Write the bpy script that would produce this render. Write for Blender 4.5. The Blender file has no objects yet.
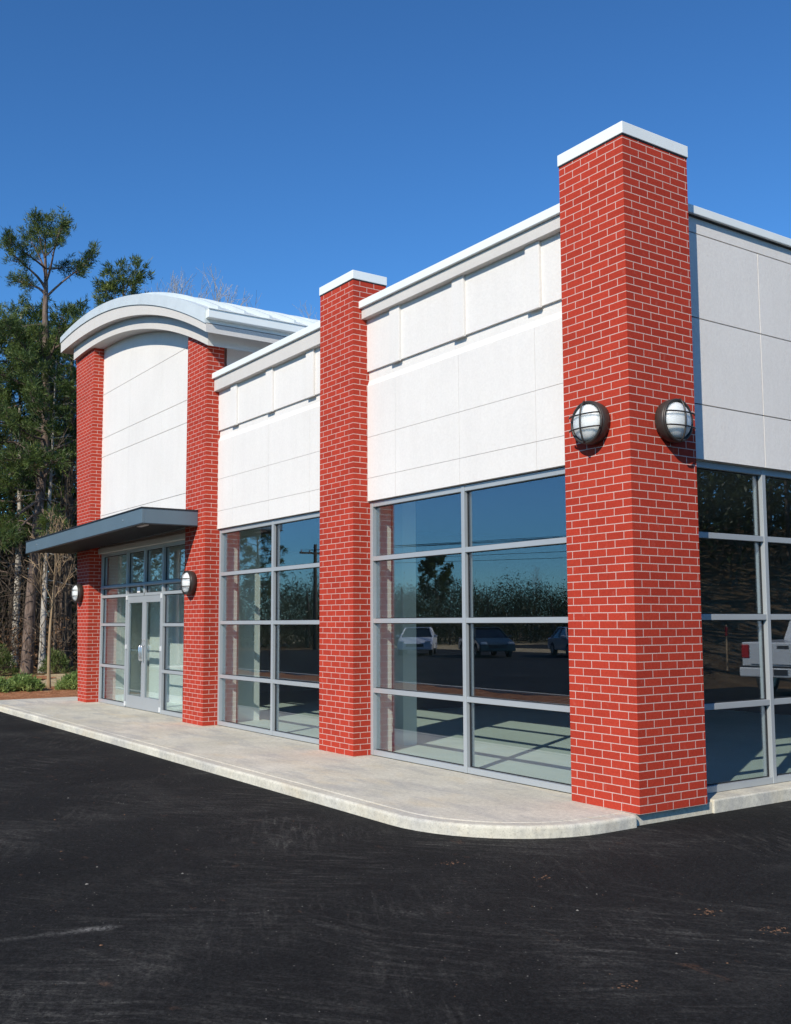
import bpy, bmesh, math, random
import numpy as np
from mathutils import Vector, Matrix
R = math.radians
random.seed(7)
sc = bpy.context.scene
col = sc.collection

# ------------------------------------------------------------------ helpers
class MB:
    """collects faces for ONE mesh object"""
    def __init__(s):
        s.v, s.f, s.m = [], [], []
    def add(s, vs, fs, mi=0):
        b = len(s.v); s.v += [tuple(p) for p in vs]
        for f in fs: s.f.append(tuple(b + i for i in f)); s.m.append(mi)
    def box(s, x0, x1, y0, y1, z0, z1, mi=0):
        x0, x1 = min(x0, x1), max(x0, x1); y0, y1 = min(y0, y1), max(y0, y1)
        v = [(x0,y0,z0),(x1,y0,z0),(x1,y1,z0),(x0,y1,z0),(x0,y0,z1),(x1,y0,z1),(x1,y1,z1),(x0,y1,z1)]
        s.add(v, [(0,3,2,1),(4,5,6,7),(0,1,5,4),(1,2,6,5),(2,3,7,6),(3,0,4,7)], mi)
    def prism_y(s, pts, y0, y1, mi=0):
        """polygon in x,z extruded from y0 to y1"""
        n = len(pts)
        v = [(x, y0, z) for x, z in pts] + [(x, y1, z) for x, z in pts]
        s.add(v, [tuple(range(n)), tuple(range(2*n-1, n-1, -1))] + [((i+1) % n, i, i+n, (i+1) % n + n) for i in range(n)], mi)
    def prism_z(s, pts, z0, z1, mi=0):
        n = len(pts)
        v = [(x, y, z0) for x, y in pts] + [(x, y, z1) for x, y in pts]
        s.add(v, [tuple(range(n-1, -1, -1)), tuple(range(n, 2*n))] + [(i, (i+1) % n, (i+1) % n + n, i+n) for i in range(n)], mi)
    def strip(s, xs, lo, hi, y0, y1, mi=0):
        """solid between two curves lo(x), hi(x), from y0 to y1"""
        n = len(xs)
        v = []
        for x, a, b in zip(xs, lo, hi): v += [(x,y0,a),(x,y0,b),(x,y1,a),(x,y1,b)]
        fs = [(0,1,3,2), (4*(n-1), 4*(n-1)+2, 4*(n-1)+3, 4*(n-1)+1)]
        for i in range(n-1):
            a, b = 4*i, 4*i+4
            fs += [(a,b,b+1,a+1), (a+2,a+3,b+3,b+2), (a+1,b+1,b+3,a+3), (a,a+2,b+2,b)]
        s.add(v, fs, mi)
    def tube(s, pts, rad, n=6, mi=0, cap=True):
        pts = [Vector(p) for p in pts]
        if not hasattr(rad, '__len__'): rad = [rad]*len(pts)
        vs = []; up = None
        for i, p in enumerate(pts):
            d = (pts[min(i+1, len(pts)-1)] - pts[max(i-1, 0)])
            if d.length < 1e-9: d = Vector((0,0,1))
            d.normalize()
            if up is None: up = d.orthogonal().normalized()
            up = (up - d*up.dot(d))
            if up.length < 1e-6: up = d.orthogonal()
            up.normalize(); w = d.cross(up)
            for k in range(n):
                a = 2*math.pi*k/n
                vs.append(p + (up*math.cos(a) + w*math.sin(a))*rad[i])
        fs = []
        for i in range(len(pts)-1):
            for k in range(n):
                fs.append((i*n+k, i*n+(k+1) % n, (i+1)*n+(k+1) % n, (i+1)*n+k))
        if cap:
            fs.append(tuple(range(n-1, -1, -1))); fs.append(tuple((len(pts)-1)*n+k for k in range(n)))
        s.add(vs, fs, mi)
    def lathe(s, prof, n=40, axis='y', mi=0):
        """profile (r, t) turned round an axis; t runs along it"""
        vs = []
        for r, t in prof:
            for k in range(n):
                a = 2*math.pi*k/n
                c, d = r*math.cos(a), r*math.sin(a)
                vs.append((c, t, d) if axis == 'y' else ((c, d, t) if axis == 'z' else (t, c, d)))
        fs = []
        for i in range(len(prof)-1):
            for k in range(n):
                fs.append((i*n+k, i*n+(k+1) % n, (i+1)*n+(k+1) % n, (i+1)*n+k))
        s.add(vs, fs, mi)
    def build(s, name, mat, parent=None, loc=(0,0,0), smooth=False, bevel=0, segs=2, recalc=True):
        me = bpy.data.meshes.new(name)
        me.from_pydata(s.v, [], s.f)
        mats = mat if isinstance(mat, (list, tuple)) else [mat]
        for m in mats: me.materials.append(m)
        if len(mats) > 1: me.polygons.foreach_set('material_index', s.m)
        if recalc or bevel:
            bm = bmesh.new(); bm.from_mesh(me)
            bmesh.ops.recalc_face_normals(bm, faces=bm.faces)
            if bevel:
                es = [e for e in bm.edges if len(e.link_faces) == 2 and e.calc_face_angle(0) > R(25)]
                bmesh.ops.bevel(bm, geom=es, offset=bevel, segments=segs, affect='EDGES', profile=.5, clamp_overlap=True)
            bm.to_mesh(me); bm.free()
        if smooth: me.polygons.foreach_set('use_smooth', [True]*len(me.polygons))
        me.update()
        o = bpy.data.objects.new(name, me); col.objects.link(o)
        o.location = loc
        if parent is not None: o.parent = parent
        return o

def tag(o, label=None, cat=None, group=None, kind=None):
    if label: o['label'] = label
    if cat: o['category'] = cat
    if group: o['group'] = group
    if kind: o['kind'] = kind
    return o
def empty(name, loc, rz=0, **k):
    o = bpy.data.objects.new(name, None); col.objects.link(o)
    o.location = loc; o.rotation_euler = (0, 0, rz); o.empty_display_size = .2
    return tag(o, **k)
def copy_tree(o, parent=None):
    c = o.copy(); col.objects.link(c); c.parent = parent
    for ch in list(o.children): copy_tree(ch, c)
    return c

# ------------------------------------------------------------------ materials
def mat(name):
    m = bpy.data.materials.new(name); m.use_nodes = True
    nt = m.node_tree; nt.nodes.clear()
    out = nt.nodes.new('ShaderNodeOutputMaterial')
    return m, nt, out
def N(nt, t, **kw):
    n = nt.nodes.new(t)
    for k, v in kw.items():
        if k.startswith('_'): setattr(n, k[1:], v)
        else: n.inputs[k.replace('__', ' ')].default_value = v
    return n
def L(nt, a, b): nt.links.new(a, b)
def ramp(nt, src, stops):
    r = nt.nodes.new('ShaderNodeValToRGB'); L(nt, src, r.inputs[0])
    e = r.color_ramp.elements
    while len(e) < len(stops): e.new(.5)
    for k, (p, c) in enumerate(stops):
        e[k].position = p; e[k].color = (*c, 1) if hasattr(c, '__len__') else (c, c, c, 1)
    return r
def mixc(nt, fac, a, b, mode='MIX'):
    n = nt.nodes.new('ShaderNodeMix'); n.data_type = 'RGBA'; n.blend_type = mode
    for inp, v in ((n.inputs[0], fac), (n.inputs[6], a), (n.inputs[7], b)):
        if hasattr(v, 'is_linked') or hasattr(v, 'links'): L(nt, v, inp)
        elif hasattr(v, '__len__'): inp.default_value = (*v, 1) if len(v) == 3 else v
        else: inp.default_value = v
    return n.outputs[2]
def math_(nt, op, a, b=0.0, clamp=False):
    n = nt.nodes.new('ShaderNodeMath'); n.operation = op; n.use_clamp = clamp
    for inp, v in ((n.inputs[0], a), (n.inputs[1], b)):
        if hasattr(v, 'links'): L(nt, v, inp)
        else: inp.default_value = v
    return n.outputs[0]
def noise(nt, vec, scale, detail=4, rough=.55, dist=0):
    n = nt.nodes.new('ShaderNodeTexNoise')
    n.inputs['Scale'].default_value = scale; n.inputs['Detail'].default_value = detail
    n.inputs['Roughness'].default_value = rough; n.inputs['Distortion'].default_value = dist
    if vec is not None: L(nt, vec, n.inputs['Vector'])
    return n.outputs[0]
def coords(nt, which='Object'):
    return nt.nodes.new('ShaderNodeTexCoord').outputs[which]
def mapping(nt, vec, scale=(1,1,1), rot=(0,0,0), loc=(0,0,0)):
    n = nt.nodes.new('ShaderNodeMapping'); L(nt, vec, n.inputs[0])
    n.inputs['Location'].default_value = loc
    n.inputs['Scale'].default_value = scale; n.inputs['Rotation'].default_value = rot
    return n.outputs[0]
def bump(nt, h, strength, dist=.01):
    b = nt.nodes.new('ShaderNodeBump'); b.inputs['Strength'].default_value = strength
    b.inputs['Distance'].default_value = dist; L(nt, h, b.inputs['Height']); return b.outputs[0]
def pbsdf(nt, out, color, rough=.6, metal=0., normal=None, spec=.5):
    p = nt.nodes.new('ShaderNodeBsdfPrincipled')
    if hasattr(color, 'links'): L(nt, color, p.inputs['Base Color'])
    else: p.inputs['Base Color'].default_value = (*color, 1)
    if hasattr(rough, 'links'): L(nt, rough, p.inputs['Roughness'])
    else: p.inputs['Roughness'].default_value = rough
    p.inputs['Metallic'].default_value = metal
    p.inputs['Specular IOR Level'].default_value = spec
    if normal is not None: L(nt, normal, p.inputs['Normal'])
    L(nt, p.outputs[0], out.inputs[0]); return p

def simple(name, color, rough=.6, metal=0, var=.08, scale=3., bumpy=0, bscale=60, spec=.5):
    m, nt, out = mat(name); c = coords(nt)
    n = noise(nt, c, scale, 6)
    r = ramp(nt, n, [(.3, tuple(x*(1-var) for x in color)), (.7, tuple(min(1, x*(1+var)) for x in color))])
    nm = bump(nt, noise(nt, c, bscale, 3), bumpy, .004) if bumpy else None
    pbsdf(nt, out, r.outputs[0], rough, metal, nm, spec); return m

M = {}
def brick_mat():
    m, nt, out = mat('red_brick')
    co = coords(nt); sep = nt.nodes.new('ShaderNodeSeparateXYZ'); L(nt, co, sep.inputs[0])
    geo = nt.nodes.new('ShaderNodeNewGeometry')
    sn = nt.nodes.new('ShaderNodeSeparateXYZ'); L(nt, geo.outputs['True Normal'], sn.inputs[0])
    ax = math_(nt, 'ABSOLUTE', sn.outputs[0]); ay = math_(nt, 'ABSOLUTE', sn.outputs[1])
    isx = math_(nt, 'GREATER_THAN', ax, ay)
    u = nt.nodes.new('ShaderNodeMix'); L(nt, isx, u.inputs[0])
    L(nt, math_(nt, 'MULTIPLY', sep.outputs[0], -1.), u.inputs[2]); L(nt, sep.outputs[1], u.inputs[3])
    uu = math_(nt, 'ADD', u.outputs[0], 21.21 + .10605 + .0058)
    # a little wander so joints are not ruled lines
    wob = noise(nt, co, 9, 2)
    uu = math_(nt, 'ADD', uu, math_(nt, 'MULTIPLY', math_(nt, 'SUBTRACT', wob, .5), .006))
    zz = math_(nt, 'ADD', sep.outputs[2], math_(nt, 'MULTIPLY', math_(nt, 'SUBTRACT', noise(nt, co, 7, 2), .5), .004))
    cmb = nt.nodes.new('ShaderNodeCombineXYZ'); L(nt, uu, cmb.inputs[0]); L(nt, zz, cmb.inputs[1])
    b = nt.nodes.new('ShaderNodeTexBrick'); L(nt, cmb.outputs[0], b.inputs['Vector'])
    b.offset = .5; b.offset_frequency = 2; b.squash = 1
    for k, v in (('Scale', 1), ('Mortar Size', .0044), ('Mortar Smooth', .3), ('Bias', 0), ('Brick Width', .2121), ('Row Height', .0709)):
        b.inputs[k].default_value = v
    b.inputs['Color1'].default_value = (.45, .043, .020, 1); b.inputs['Color2'].default_value = (.37, .033, .0155, 1)
    b.inputs['Mortar'].default_value = (.65, .46, .41, 1)
    n1 = noise(nt, co, 45, 5); n2 = noise(nt, co, 1.3, 4)
    c = mixc(nt, 1., b.outputs['Color'], ramp(nt, n1, [(.3, .86), (.7, 1.1)]).outputs[0], 'MULTIPLY')
    c = mixc(nt, 1., c, ramp(nt, n2, [(.3, .92), (.7, 1.06)]).outputs[0], 'MULTIPLY')
    # mortar smears
    sm = ramp(nt, noise(nt, mapping(nt, co, (1,1,.6)), 14, 5), [(.62, 0.), (.8, .22)]).outputs[0]
    c = mixc(nt, sm, c, (.55, .30, .25))
    h = math_(nt, 'ADD', math_(nt, 'MULTIPLY', b.outputs['Fac'], -1.), math_(nt, 'MULTIPLY', n1, .12))
    pbsdf(nt, out, c, .82, 0, bump(nt, h, .55, .006), .3); return m
M['brick'] = brick_mat()

def stucco(name, colr):
    m, nt, out = mat(name); c = coords(nt)
    a = noise(nt, c, .9, 5); d = noise(nt, mapping(nt, c, (4,4,.5)), 1.6, 4)
    r = ramp(nt, a, [(.3, tuple(x*.95 for x in colr)), (.7, colr)])
    k = mixc(nt, 1., r.outputs[0], ramp(nt, d, [(.3, .97), (.65, 1.)]).outputs[0], 'MULTIPLY')
    k = mixc(nt, 1., k, ramp(nt, noise(nt, c, 40, 3), [(.3, .955), (.7, 1.02)]).outputs[0], 'MULTIPLY')
    h = noise(nt, c, 170, 4, .7); g = noise(nt, c, 26, 3)
    pbsdf(nt, out, k, .9, 0, bump(nt, math_(nt, 'ADD', h, g), .33, .006), .2); return m
M['stucco'] = stucco('white_stucco', (.765, .75, .725))
M['trim'] = stucco('pale_trim_stucco', (.62, .605, .58))
M['coping'] = simple('white_coated_metal', (.80, .855, .85), .38, 0, .03, 2.5, .05, 8)
M['roofmetal'] = simple('pale_roof_metal', (.63, .69, .70), .38, .1, .07, 2.2, .06, 6)
M['alu'] = simple('anodised_aluminium', (.43, .465, .485), .42, .3, .04, 1.5)
M['seal'] = simple('black_gasket', (.012, .014, .016), .6)
M['steel_dark'] = simple('slate_painted_metal', (.105, .155, .195), .42, .0, .05, 2, .03, 10)
M['soffit_dark'] = simple('dark_soffit_metal', (.018, .021, .025), .55, 0, .1, 3)
M['bronze'] = simple('bronze_cast_metal', (.045, .041, .037), .45, .2, .12, 20, .1, 90)
M['chrome'] = simple('brushed_steel', (.72, .74, .75), .25, .8, .04, 8)
M['hinge'] = simple('pale_pivot_metal', (.75, .77, .78), .4, .2)
M['door_alu'] = simple('door_aluminium', (.40, .43, .45), .45, .3, .03, 1.5)
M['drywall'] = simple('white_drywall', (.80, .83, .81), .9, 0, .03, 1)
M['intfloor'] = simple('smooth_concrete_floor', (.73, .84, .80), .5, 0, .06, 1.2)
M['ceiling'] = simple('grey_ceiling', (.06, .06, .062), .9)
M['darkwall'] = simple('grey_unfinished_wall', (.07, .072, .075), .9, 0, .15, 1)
M['roofing'] = simple('white_roof_membrane', (.6, .6, .58), .8)
M['paper'] = simple('white_paper', (.8, .8, .78), .8)

def glass_mat(name, tint, base):
    m, nt, out = mat(name)
    lw = nt.nodes.new('ShaderNodeFresnel')
    geo = nt.nodes.new('ShaderNodeNewGeometry')      # same Fresnel from either side of the pane
    L(nt, math_(nt, 'SUBTRACT', 1.5, math_(nt, 'MULTIPLY', geo.outputs['Backfacing'], 1.5-1/1.5)), lw.inputs['IOR'])
    f = math_(nt, 'ADD', math_(nt, 'MULTIPLY', lw.outputs[0], .8), base, True)
    t = N(nt, 'ShaderNodeBsdfTransparent'); t.inputs[0].default_value = (*tint, 1)
    g = nt.nodes.new('ShaderNodeBsdfGlossy'); g.inputs['Roughness'].default_value = .0
    g.inputs['Color'].default_value = (.82, .87, 1.0, 1)
    # a real pane is never quite flat
    L(nt, bump(nt, noise(nt, coords(nt), 1.1, 2), .002, .02), g.inputs['Normal'])
    mx = nt.nodes.new('ShaderNodeMixShader'); L(nt, f, mx.inputs[0])
    L(nt, t.outputs[0], mx.inputs[1]); L(nt, g.outputs[0], mx.inputs[2]); L(nt, mx.outputs[0], out.inputs[0])
    return m
M['glass'] = glass_mat('tinted_window_glass', (.935, .972, .96), .12)
M['doorglass'] = glass_mat('door_glass_pane', (.90, .95, .94), .07)
M['carglass'] = simple('dark_car_glass', (.012, .015, .018), .04, 0, .05)

def lens_mat():
    m, nt, out = mat('frosted_lamp_glass'); c = coords(nt)
    k = ramp(nt, noise(nt, c, 3, 3), [(.3, (.66, .71, .72)), (.7, (.76, .80, .80))]).outputs[0]
    p = pbsdf(nt, out, k, .35, 0, None, .35); p.inputs['Subsurface Weight'].default_value = .9; p.inputs['Subsurface Radius'].default_value = (1,1,1); p.inputs['Subsurface Scale'].default_value = .12; return m
M['lens'] = lens_mat()

def concrete():
    m, nt, out = mat('weathered_concrete'); c = coords(nt)
    base = ramp(nt, noise(nt, c, 1.1, 6, .6), [(.3, (.55, .525, .435)), (.55, (.665, .64, .54)), (.75, (.75, .725, .625))]).outputs[0]
    tan = ramp(nt, noise(nt, mapping(nt, c, (1.,2.2,1), (0,0,.15)), 1.0, 5, .65, .6), [(.52, 0.), (.72, .5)]).outputs[0]
    k = mixc(nt, tan, base, (.68, .57, .38))
    grey = ramp(nt, noise(nt, mapping(nt, c, (.7,2.4,1), (0,0,-.1), (4,1,0)), 1.3, 5, .65, .4), [(.48, 0.), (.66, .75)]).outputs[0]
    k = mixc(nt, grey, k, (.45, .445, .415))
    pits = ramp(nt, noise(nt, c, 75, 3, .7), [(.34, .62), (.46, 1.)]).outputs[0]
    k = mixc(nt, .75, k, pits, 'MULTIPLY')
    k = mixc(nt, 1., k, ramp(nt, noise(nt, c, 22, 4), [(.3, .86), (.7, 1.08)]).outputs[0], 'MULTIPLY')
    h = math_(nt, 'ADD', noise(nt, c, 120, 4, .7), math_(nt, 'MULTIPLY', noise(nt, c, 14, 4), .8))
    pbsdf(nt, out, k, .9, 0, bump(nt, h, .3, .005), .25); return m
M['concrete'] = concrete()

SMX, SMY, SMA = .16, -4.69, R(80)
def asphalt():
    m, nt, out = mat('fresh_asphalt'); c = coords(nt)
    base = ramp(nt, noise(nt, c, .45, 6, .6), [(.3, (.0085, .0088, .0088)), (.7, (.0150, .0152, .0150))]).outputs[0]
    g = noise(nt, c, 95, 4, .85); g2 = noise(nt, c, 33, 4, .75)
    k = mixc(nt, 1., base, ramp(nt, g, [(.3, .25), (.5, .9), (.70, 2.9)]).outputs[0], 'MULTIPLY')
    k = mixc(nt, 1., k, ramp(nt, g2, [(.32, .5), (.68, 1.7)]).outputs[0], 'MULTIPLY')
    # dust dragged about by the roller and the broom
    grain = ramp(nt, noise(nt, c, 42, 5, .85), [(.42, .05), (.6, 1.)]).outputs[0]
    def sweep(rot, loc, sc_, lo, hi, amt, patch):
        v = mapping(nt, mapping(nt, c, (1,1,1), (0,0,rot), loc), sc_)
        st = ramp(nt, noise(nt, v, 1, 5, .7, .5), [(lo, 0.), (hi, amt)]).outputs[0]
        p = ramp(nt, noise(nt, mapping(nt, c, (1,1,1), (0,0,0), loc), patch, 4), [(.5, 0.), (.68, 1.)]).outputs[0]
        return math_(nt, 'MULTIPLY', math_(nt, 'MULTIPLY', st, p), grain)
    for a in (sweep(R(-38), (3,1,0), (1.6, 17, 1), .49, .69, .58, .55), sweep(R(-55), (9,4,0), (2.2, 20, 1), .49, .69, .55, .6),
              sweep(R(-20), (1,8,0), (1.8, 13, 1), .5, .7, .5, .7), sweep(R(28), (5,5,0), (2.4, 18, 1), .5, .7, .48, .6)):
        k = mixc(nt, a, k, (.22, .212, .19))
    cloud = ramp(nt, noise(nt, c, .9, 5, .7, .8), [(.54, 0.), (.78, .2)]).outputs[0]
    k = mixc(nt, math_(nt, 'MULTIPLY', cloud, grain), k, (.20, .19, .17))
    clay = ramp(nt, noise(nt, mapping(nt, c, (1.3,2.6,1), (0,0,.5), (2,7,0)), 2.1, 5, .62), [(.66, 0.), (.74, .55)]).outputs[0]
    k = mixc(nt, math_(nt, 'MULTIPLY', clay, grain), k, (.20, .10, .055))
    spk = nt.nodes.new('ShaderNodeTexVoronoi'); spk.inputs['Scale'].default_value = 22; L(nt, c, spk.inputs['Vector'])
    d = ramp(nt, spk.outputs['Distance'], [(.06, 1.), (.13, 0.)]).outputs[0]
    wn = nt.nodes.new('ShaderNodeTexWhiteNoise'); L(nt, spk.outputs['Position'], wn.inputs[0])
    on = ramp(nt, wn.outputs[0], [(.72, 0.), (.97, 1.)]).outputs[0]
    k = mixc(nt, math_(nt, 'MULTIPLY', d, on), k, (.20, .185, .16))
    # a dragged smear of white dust
    sp = nt.nodes.new('ShaderNodeSeparateXYZ'); L(nt, c, sp.inputs[0])
    ux = math_(nt, 'ADD', math_(nt, 'MULTIPLY', math_(nt, 'SUBTRACT', sp.outputs[0], SMX), math.cos(SMA)), math_(nt, 'MULTIPLY', math_(nt, 'SUBTRACT', sp.outputs[1], SMY), math.sin(SMA)))
    uy = math_(nt, 'ADD', math_(nt, 'MULTIPLY', math_(nt, 'SUBTRACT', sp.outputs[0], SMX), -math.sin(SMA)), math_(nt, 'MULTIPLY', math_(nt, 'SUBTRACT', sp.outputs[1], SMY), math.cos(SMA)))
    uy = math_(nt, 'ADD', uy, math_(nt, 'MULTIPLY', math_(nt, 'SUBTRACT', noise(nt, c, 9, 4), .5), .10))
    head = ramp(nt, math_(nt, 'SQRT', math_(nt, 'ADD', math_(nt, 'MULTIPLY', math_(nt, 'MULTIPLY', ux, ux), .30), math_(nt, 'MULTIPLY', math_(nt, 'MULTIPLY', uy, uy), 2.))), [(.0, .75), (.10, 0.)]).outputs[0]
    tail = math_(nt, 'MULTIPLY', ramp(nt, math_(nt, 'ABSOLUTE', uy), [(.003, .26), (.05, 0.)]).outputs[0], ramp(nt, math_(nt, 'MULTIPLY', ux, -.5), [(.0, 0.), (.02, 1.), (.28, .5), (.5, 0.)]).outputs[0])
    k = mixc(nt, math_(nt, 'MULTIPLY', math_(nt, 'MAXIMUM', head, tail), grain), k, (.42, .41, .38))
    h = math_(nt, 'ADD', g, math_(nt, 'MULTIPLY', g2, .8))
    pbsdf(nt, out, k, .9, 0, bump(nt, h, .9, .008), .16); return m
M['asphalt'] = asphalt()

def earth(name, a, b, c3, sc1=3., fine=60):
    m, nt, out = mat(name); c = coords(nt)
    k = ramp(nt, noise(nt, c, sc1, 6, .65), [(.3, a), (.55, b), (.75, c3)]).outputs[0]
    f = noise(nt, c, fine, 4, .75)
    k = mixc(nt, 1., k, ramp(nt, f, [(.3, .5), (.7, 1.35)]).outputs[0], 'MULTIPLY')
    pbsdf(nt, out, k, .95, 0, bump(nt, math_(nt, 'ADD', f, noise(nt, c, 9, 4)), .9, .03), .1); return m
M['leaf_litter'] = earth('leaf_litter', (.10, .062, .032), (.19, .125, .065), (.30, .215, .12), 1.2, 14)
M['mulch'] = earth('pine_straw_mulch', (.26, .11, .05), (.44, .20, .10), (.55, .30, .16), 4, 30)
M['drygrass'] = earth('dry_winter_grass', (.42, .32, .17), (.56, .44, .26), (.66, .55, .36), 2., 26)

def bark(name, a, b, sc_=6, stretch=.18):
    m, nt, out = mat(name); c = coords(nt)
    n1 = noise(nt, mapping(nt, c, (1,1,stretch)), sc_*2.2, 6, .7)
    k = ramp(nt, n1, [(.35, a), (.62, b)]).outputs[0]
    k = mixc(nt, 1., k, ramp(nt, noise(nt, c, 1.5, 4), [(.3, .75), (.7, 1.15)]).outputs[0], 'MULTIPLY')
    pbsdf(nt, out, k, .95, 0, bump(nt, n1, 1., .03), .15); return m
M['pine_bark'] = bark('pine_bark', (.07, .05, .042), (.23, .175, .145))
M['pale_bark'] = bark('pale_bark', (.30, .28, .245), (.52, .49, .44), 4)
M['twig'] = bark('bare_twig_bark', (.16, .12, .085), (.30, .235, .165), 5)
M['dark_bark'] = bark('shaded_wood_bark', (.05, .04, .032), (.14, .11, .085), 5)  # darker bark tone, the shade inside the wood put into the colour
M['sapling_bark'] = bark('tan_sapling_bark', (.28, .20, .12), (.42, .31, .19), 8)

def leaf(name, a, b, c3, s=1.1):
    m, nt, out = mat(name); c = coords(nt, 'Object')
    geo = nt.nodes.new('ShaderNodeNewGeometry')
    n1 = noise(nt, c, s, 3)
    k = ramp(nt, n1, [(.32, a), (.5, b), (.68, c3)]).outputs[0]
    k = mixc(nt, 1., k, ramp(nt, geo.outputs['Random Per Island'], [(0., .6), (1., 1.4)]).outputs[0], 'MULTIPLY')
    d = nt.nodes.new('ShaderNodeBsdfPrincipled'); L(nt, k, d.inputs['Base Color']); d.inputs['Roughness'].default_value = .5
    d.inputs['Specular IOR Level'].default_value = .35
    t = nt.nodes.new('ShaderNodeBsdfTranslucent'); L(nt, k, t.inputs[0])
    mx = nt.nodes.new('ShaderNodeMixShader'); mx.inputs[0].default_value = .28
    L(nt, d.outputs[0], mx.inputs[1]); L(nt, t.outputs[0], mx.inputs[2]); L(nt, mx.outputs[0], out.inputs[0]); return m
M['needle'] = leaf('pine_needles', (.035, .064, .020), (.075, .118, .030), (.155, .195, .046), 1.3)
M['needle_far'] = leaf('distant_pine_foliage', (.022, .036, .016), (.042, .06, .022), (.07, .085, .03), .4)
M['juniper'] = leaf('juniper_foliage', (.10, .16, .04), (.18, .27, .075), (.28, .36, .11), 3)
M['holly'] = leaf('evergreen_leaves', (.05, .08, .02), (.10, .14, .035), (.17, .20, .06), 3)
M['brush'] = leaf('dry_brown_leaves', (.11, .06, .03), (.20, .11, .055), (.28, .17, .09), 2)

# ------------------------------------------------------------------ camera, sun, sky
cam = bpy.data.cameras.new('camera'); co = bpy.data.objects.new('camera', cam); col.objects.link(co)
F, YAW, PIT, ROL = 1010.827, .97008, .09407, -.00430
CP = Vector((6.027, -6.6153, 1.6324))
fw = Vector((-math.sin(YAW)*math.cos(PIT), math.cos(YAW)*math.cos(PIT), math.sin(PIT)))
r0 = Vector((math.cos(YAW), math.sin(YAW), 0)); u0 = r0.cross(fw)
rr = r0*math.cos(ROL) + u0*math.sin(ROL); uu = -r0*math.sin(ROL) + u0*math.cos(ROL)
mw = Matrix.Identity(4)
for i in range(3): mw[i][0], mw[i][1], mw[i][2], mw[i][3] = rr[i], uu[i], -fw[i], CP[i]
co.matrix_world = mw
cam.sensor_fit = 'VERTICAL'; cam.sensor_height = 36; cam.lens = F/1024*36; cam.shift_y = 14.03/1024
cam.clip_start = .05; cam.clip_end = 2000
sc.camera = co

S = Vector((.56, -1, .742)).normalized()
sun = bpy.data.lights.new('sun', 'SUN'); sun.energy = 4.8; sun.angle = R(.5); sun.color = (1, .908, .765)
so = bpy.data.objects.new('sun', sun); col.objects.link(so); so.location = (20, -40, 30)
so.rotation_euler = (-S).to_track_quat('-Z', 'Y').to_euler()
SKYTINT = (.405, .745, 1.03)
w = bpy.data.worlds.new('World'); sc.world = w; w.use_nodes = True
nt = w.node_tree; nt.nodes.clear()
sky = nt.nodes.new('ShaderNodeTexSky'); sky.sky_type = 'NISHITA'; sky.sun_disc = False
sky.sun_elevation = math.asin(S.z); sky.sun_rotation = math.atan2(S.x, S.y)
sky.altitude = 300; sky.air_density = 1.0; sky.dust_density = .1; sky.ozone_density = 1.5
bg = nt.nodes.new('ShaderNodeBackground'); bg.inputs[1].default_value = .113
wo = nt.nodes.new('ShaderNodeOutputWorld')
# a very clear dry winter sky: deeper and bluer than the model's default air
gm = nt.nodes.new('ShaderNodeGamma'); gm.inputs[1].default_value = 1.14
L(nt, mixc(nt, 1., sky.outputs[0], SKYTINT, 'MULTIPLY'), gm.inputs[0]); L(nt, gm.outputs[0], bg.inputs[0]); L(nt, bg.outputs[0], wo.inputs[0])
sc.view_settings.view_transform = 'Standard'; sc.view_settings.look = 'None'
sc.view_settings.exposure = .05; sc.view_settings.gamma = 1
sc.render.engine = 'CYCLES'
sc.cycles.max_bounces = 10; sc.cycles.transparent_max_bounces = 24; sc.cycles.glossy_bounces = 5
sc.cycles.use_denoising = True; sc.cycles.caustics_reflective = False; sc.cycles.caustics_refractive = False

# ------------------------------------------------------------------ ground, paving, beds
G = -.10
def sheet(name, pts, z, m, drop=None):
    b = MB(); n = len(pts)
    b.add([(x, y, z) for x, y in pts], [tuple(range(n))])
    o = b.build(name, m); return tag(o, kind='structure')
sheet('ground', [(-900,-900),(900,-900),(900,900),(-900,900)], G-.008, M['leaf_litter'])
sheet('parking_lot_asphalt', [(-50,-31),(14,-31),(14,16),(-.6,16),(-.6,-1),(-16.9,-1),(-16.9,-1.2),(-50,-1.2)], G, M['asphalt'])
sheet('dry_grass_verge', [(-120,-60),(60,-60),(60,-31.02),(-120,-31.02)], G-.004, M['drygrass'])
sheet('road', [(-50,-44),(200,-44),(200,-36),(-50,-36)], G, M['asphalt'])

# sidewalk slab with a rounded corner and a separate kerb along its edge
def outline(off):
    pts = [(-16.75, -1.66+off)]
    for x in np.linspace(-14, -2, 9): pts.append((float(x), -1.66+off))
    cx_, cy_, rx, ry = -1.3, -.42, 1.3-off, 1.24-off
    for k in range(0, 13):
        a = R(-90+90*k/12); pts.append((cx_+rx*math.cos(a), cy_+ry*math.sin(a)))
    pts.append((-off, -.022))
    return pts
outer, inner = outline(0), outline(.155)
kerb = MB()
kerb.prism_z(outer + inner[::-1], G-.15, 0)
tag(kerb.build('kerb', M['concrete'], bevel=.028, segs=4), kind='structure')
walk = MB()
inn = outline(.161)
def slab(x0, x1):
    pts = [p for p in inn if x0 < p[0] < x1]
    pts = [(x0, -1.66+.161)] + pts + ([(x1, -1.66+.161)] if x1 < -.5 else []) + [(x1, .36), (x0, .36)]
    walk.prism_z(pts, G-.15, -.002)
joints = [-16.75, -13.0, -9.95, -6.9, -3.9, -.161]
for a, b in zip(joints[:-1], joints[1:]): slab(a+.004, b-.004)
tag(walk.build('sidewalk', M['concrete'], bevel=.006), kind='structure')
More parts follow.
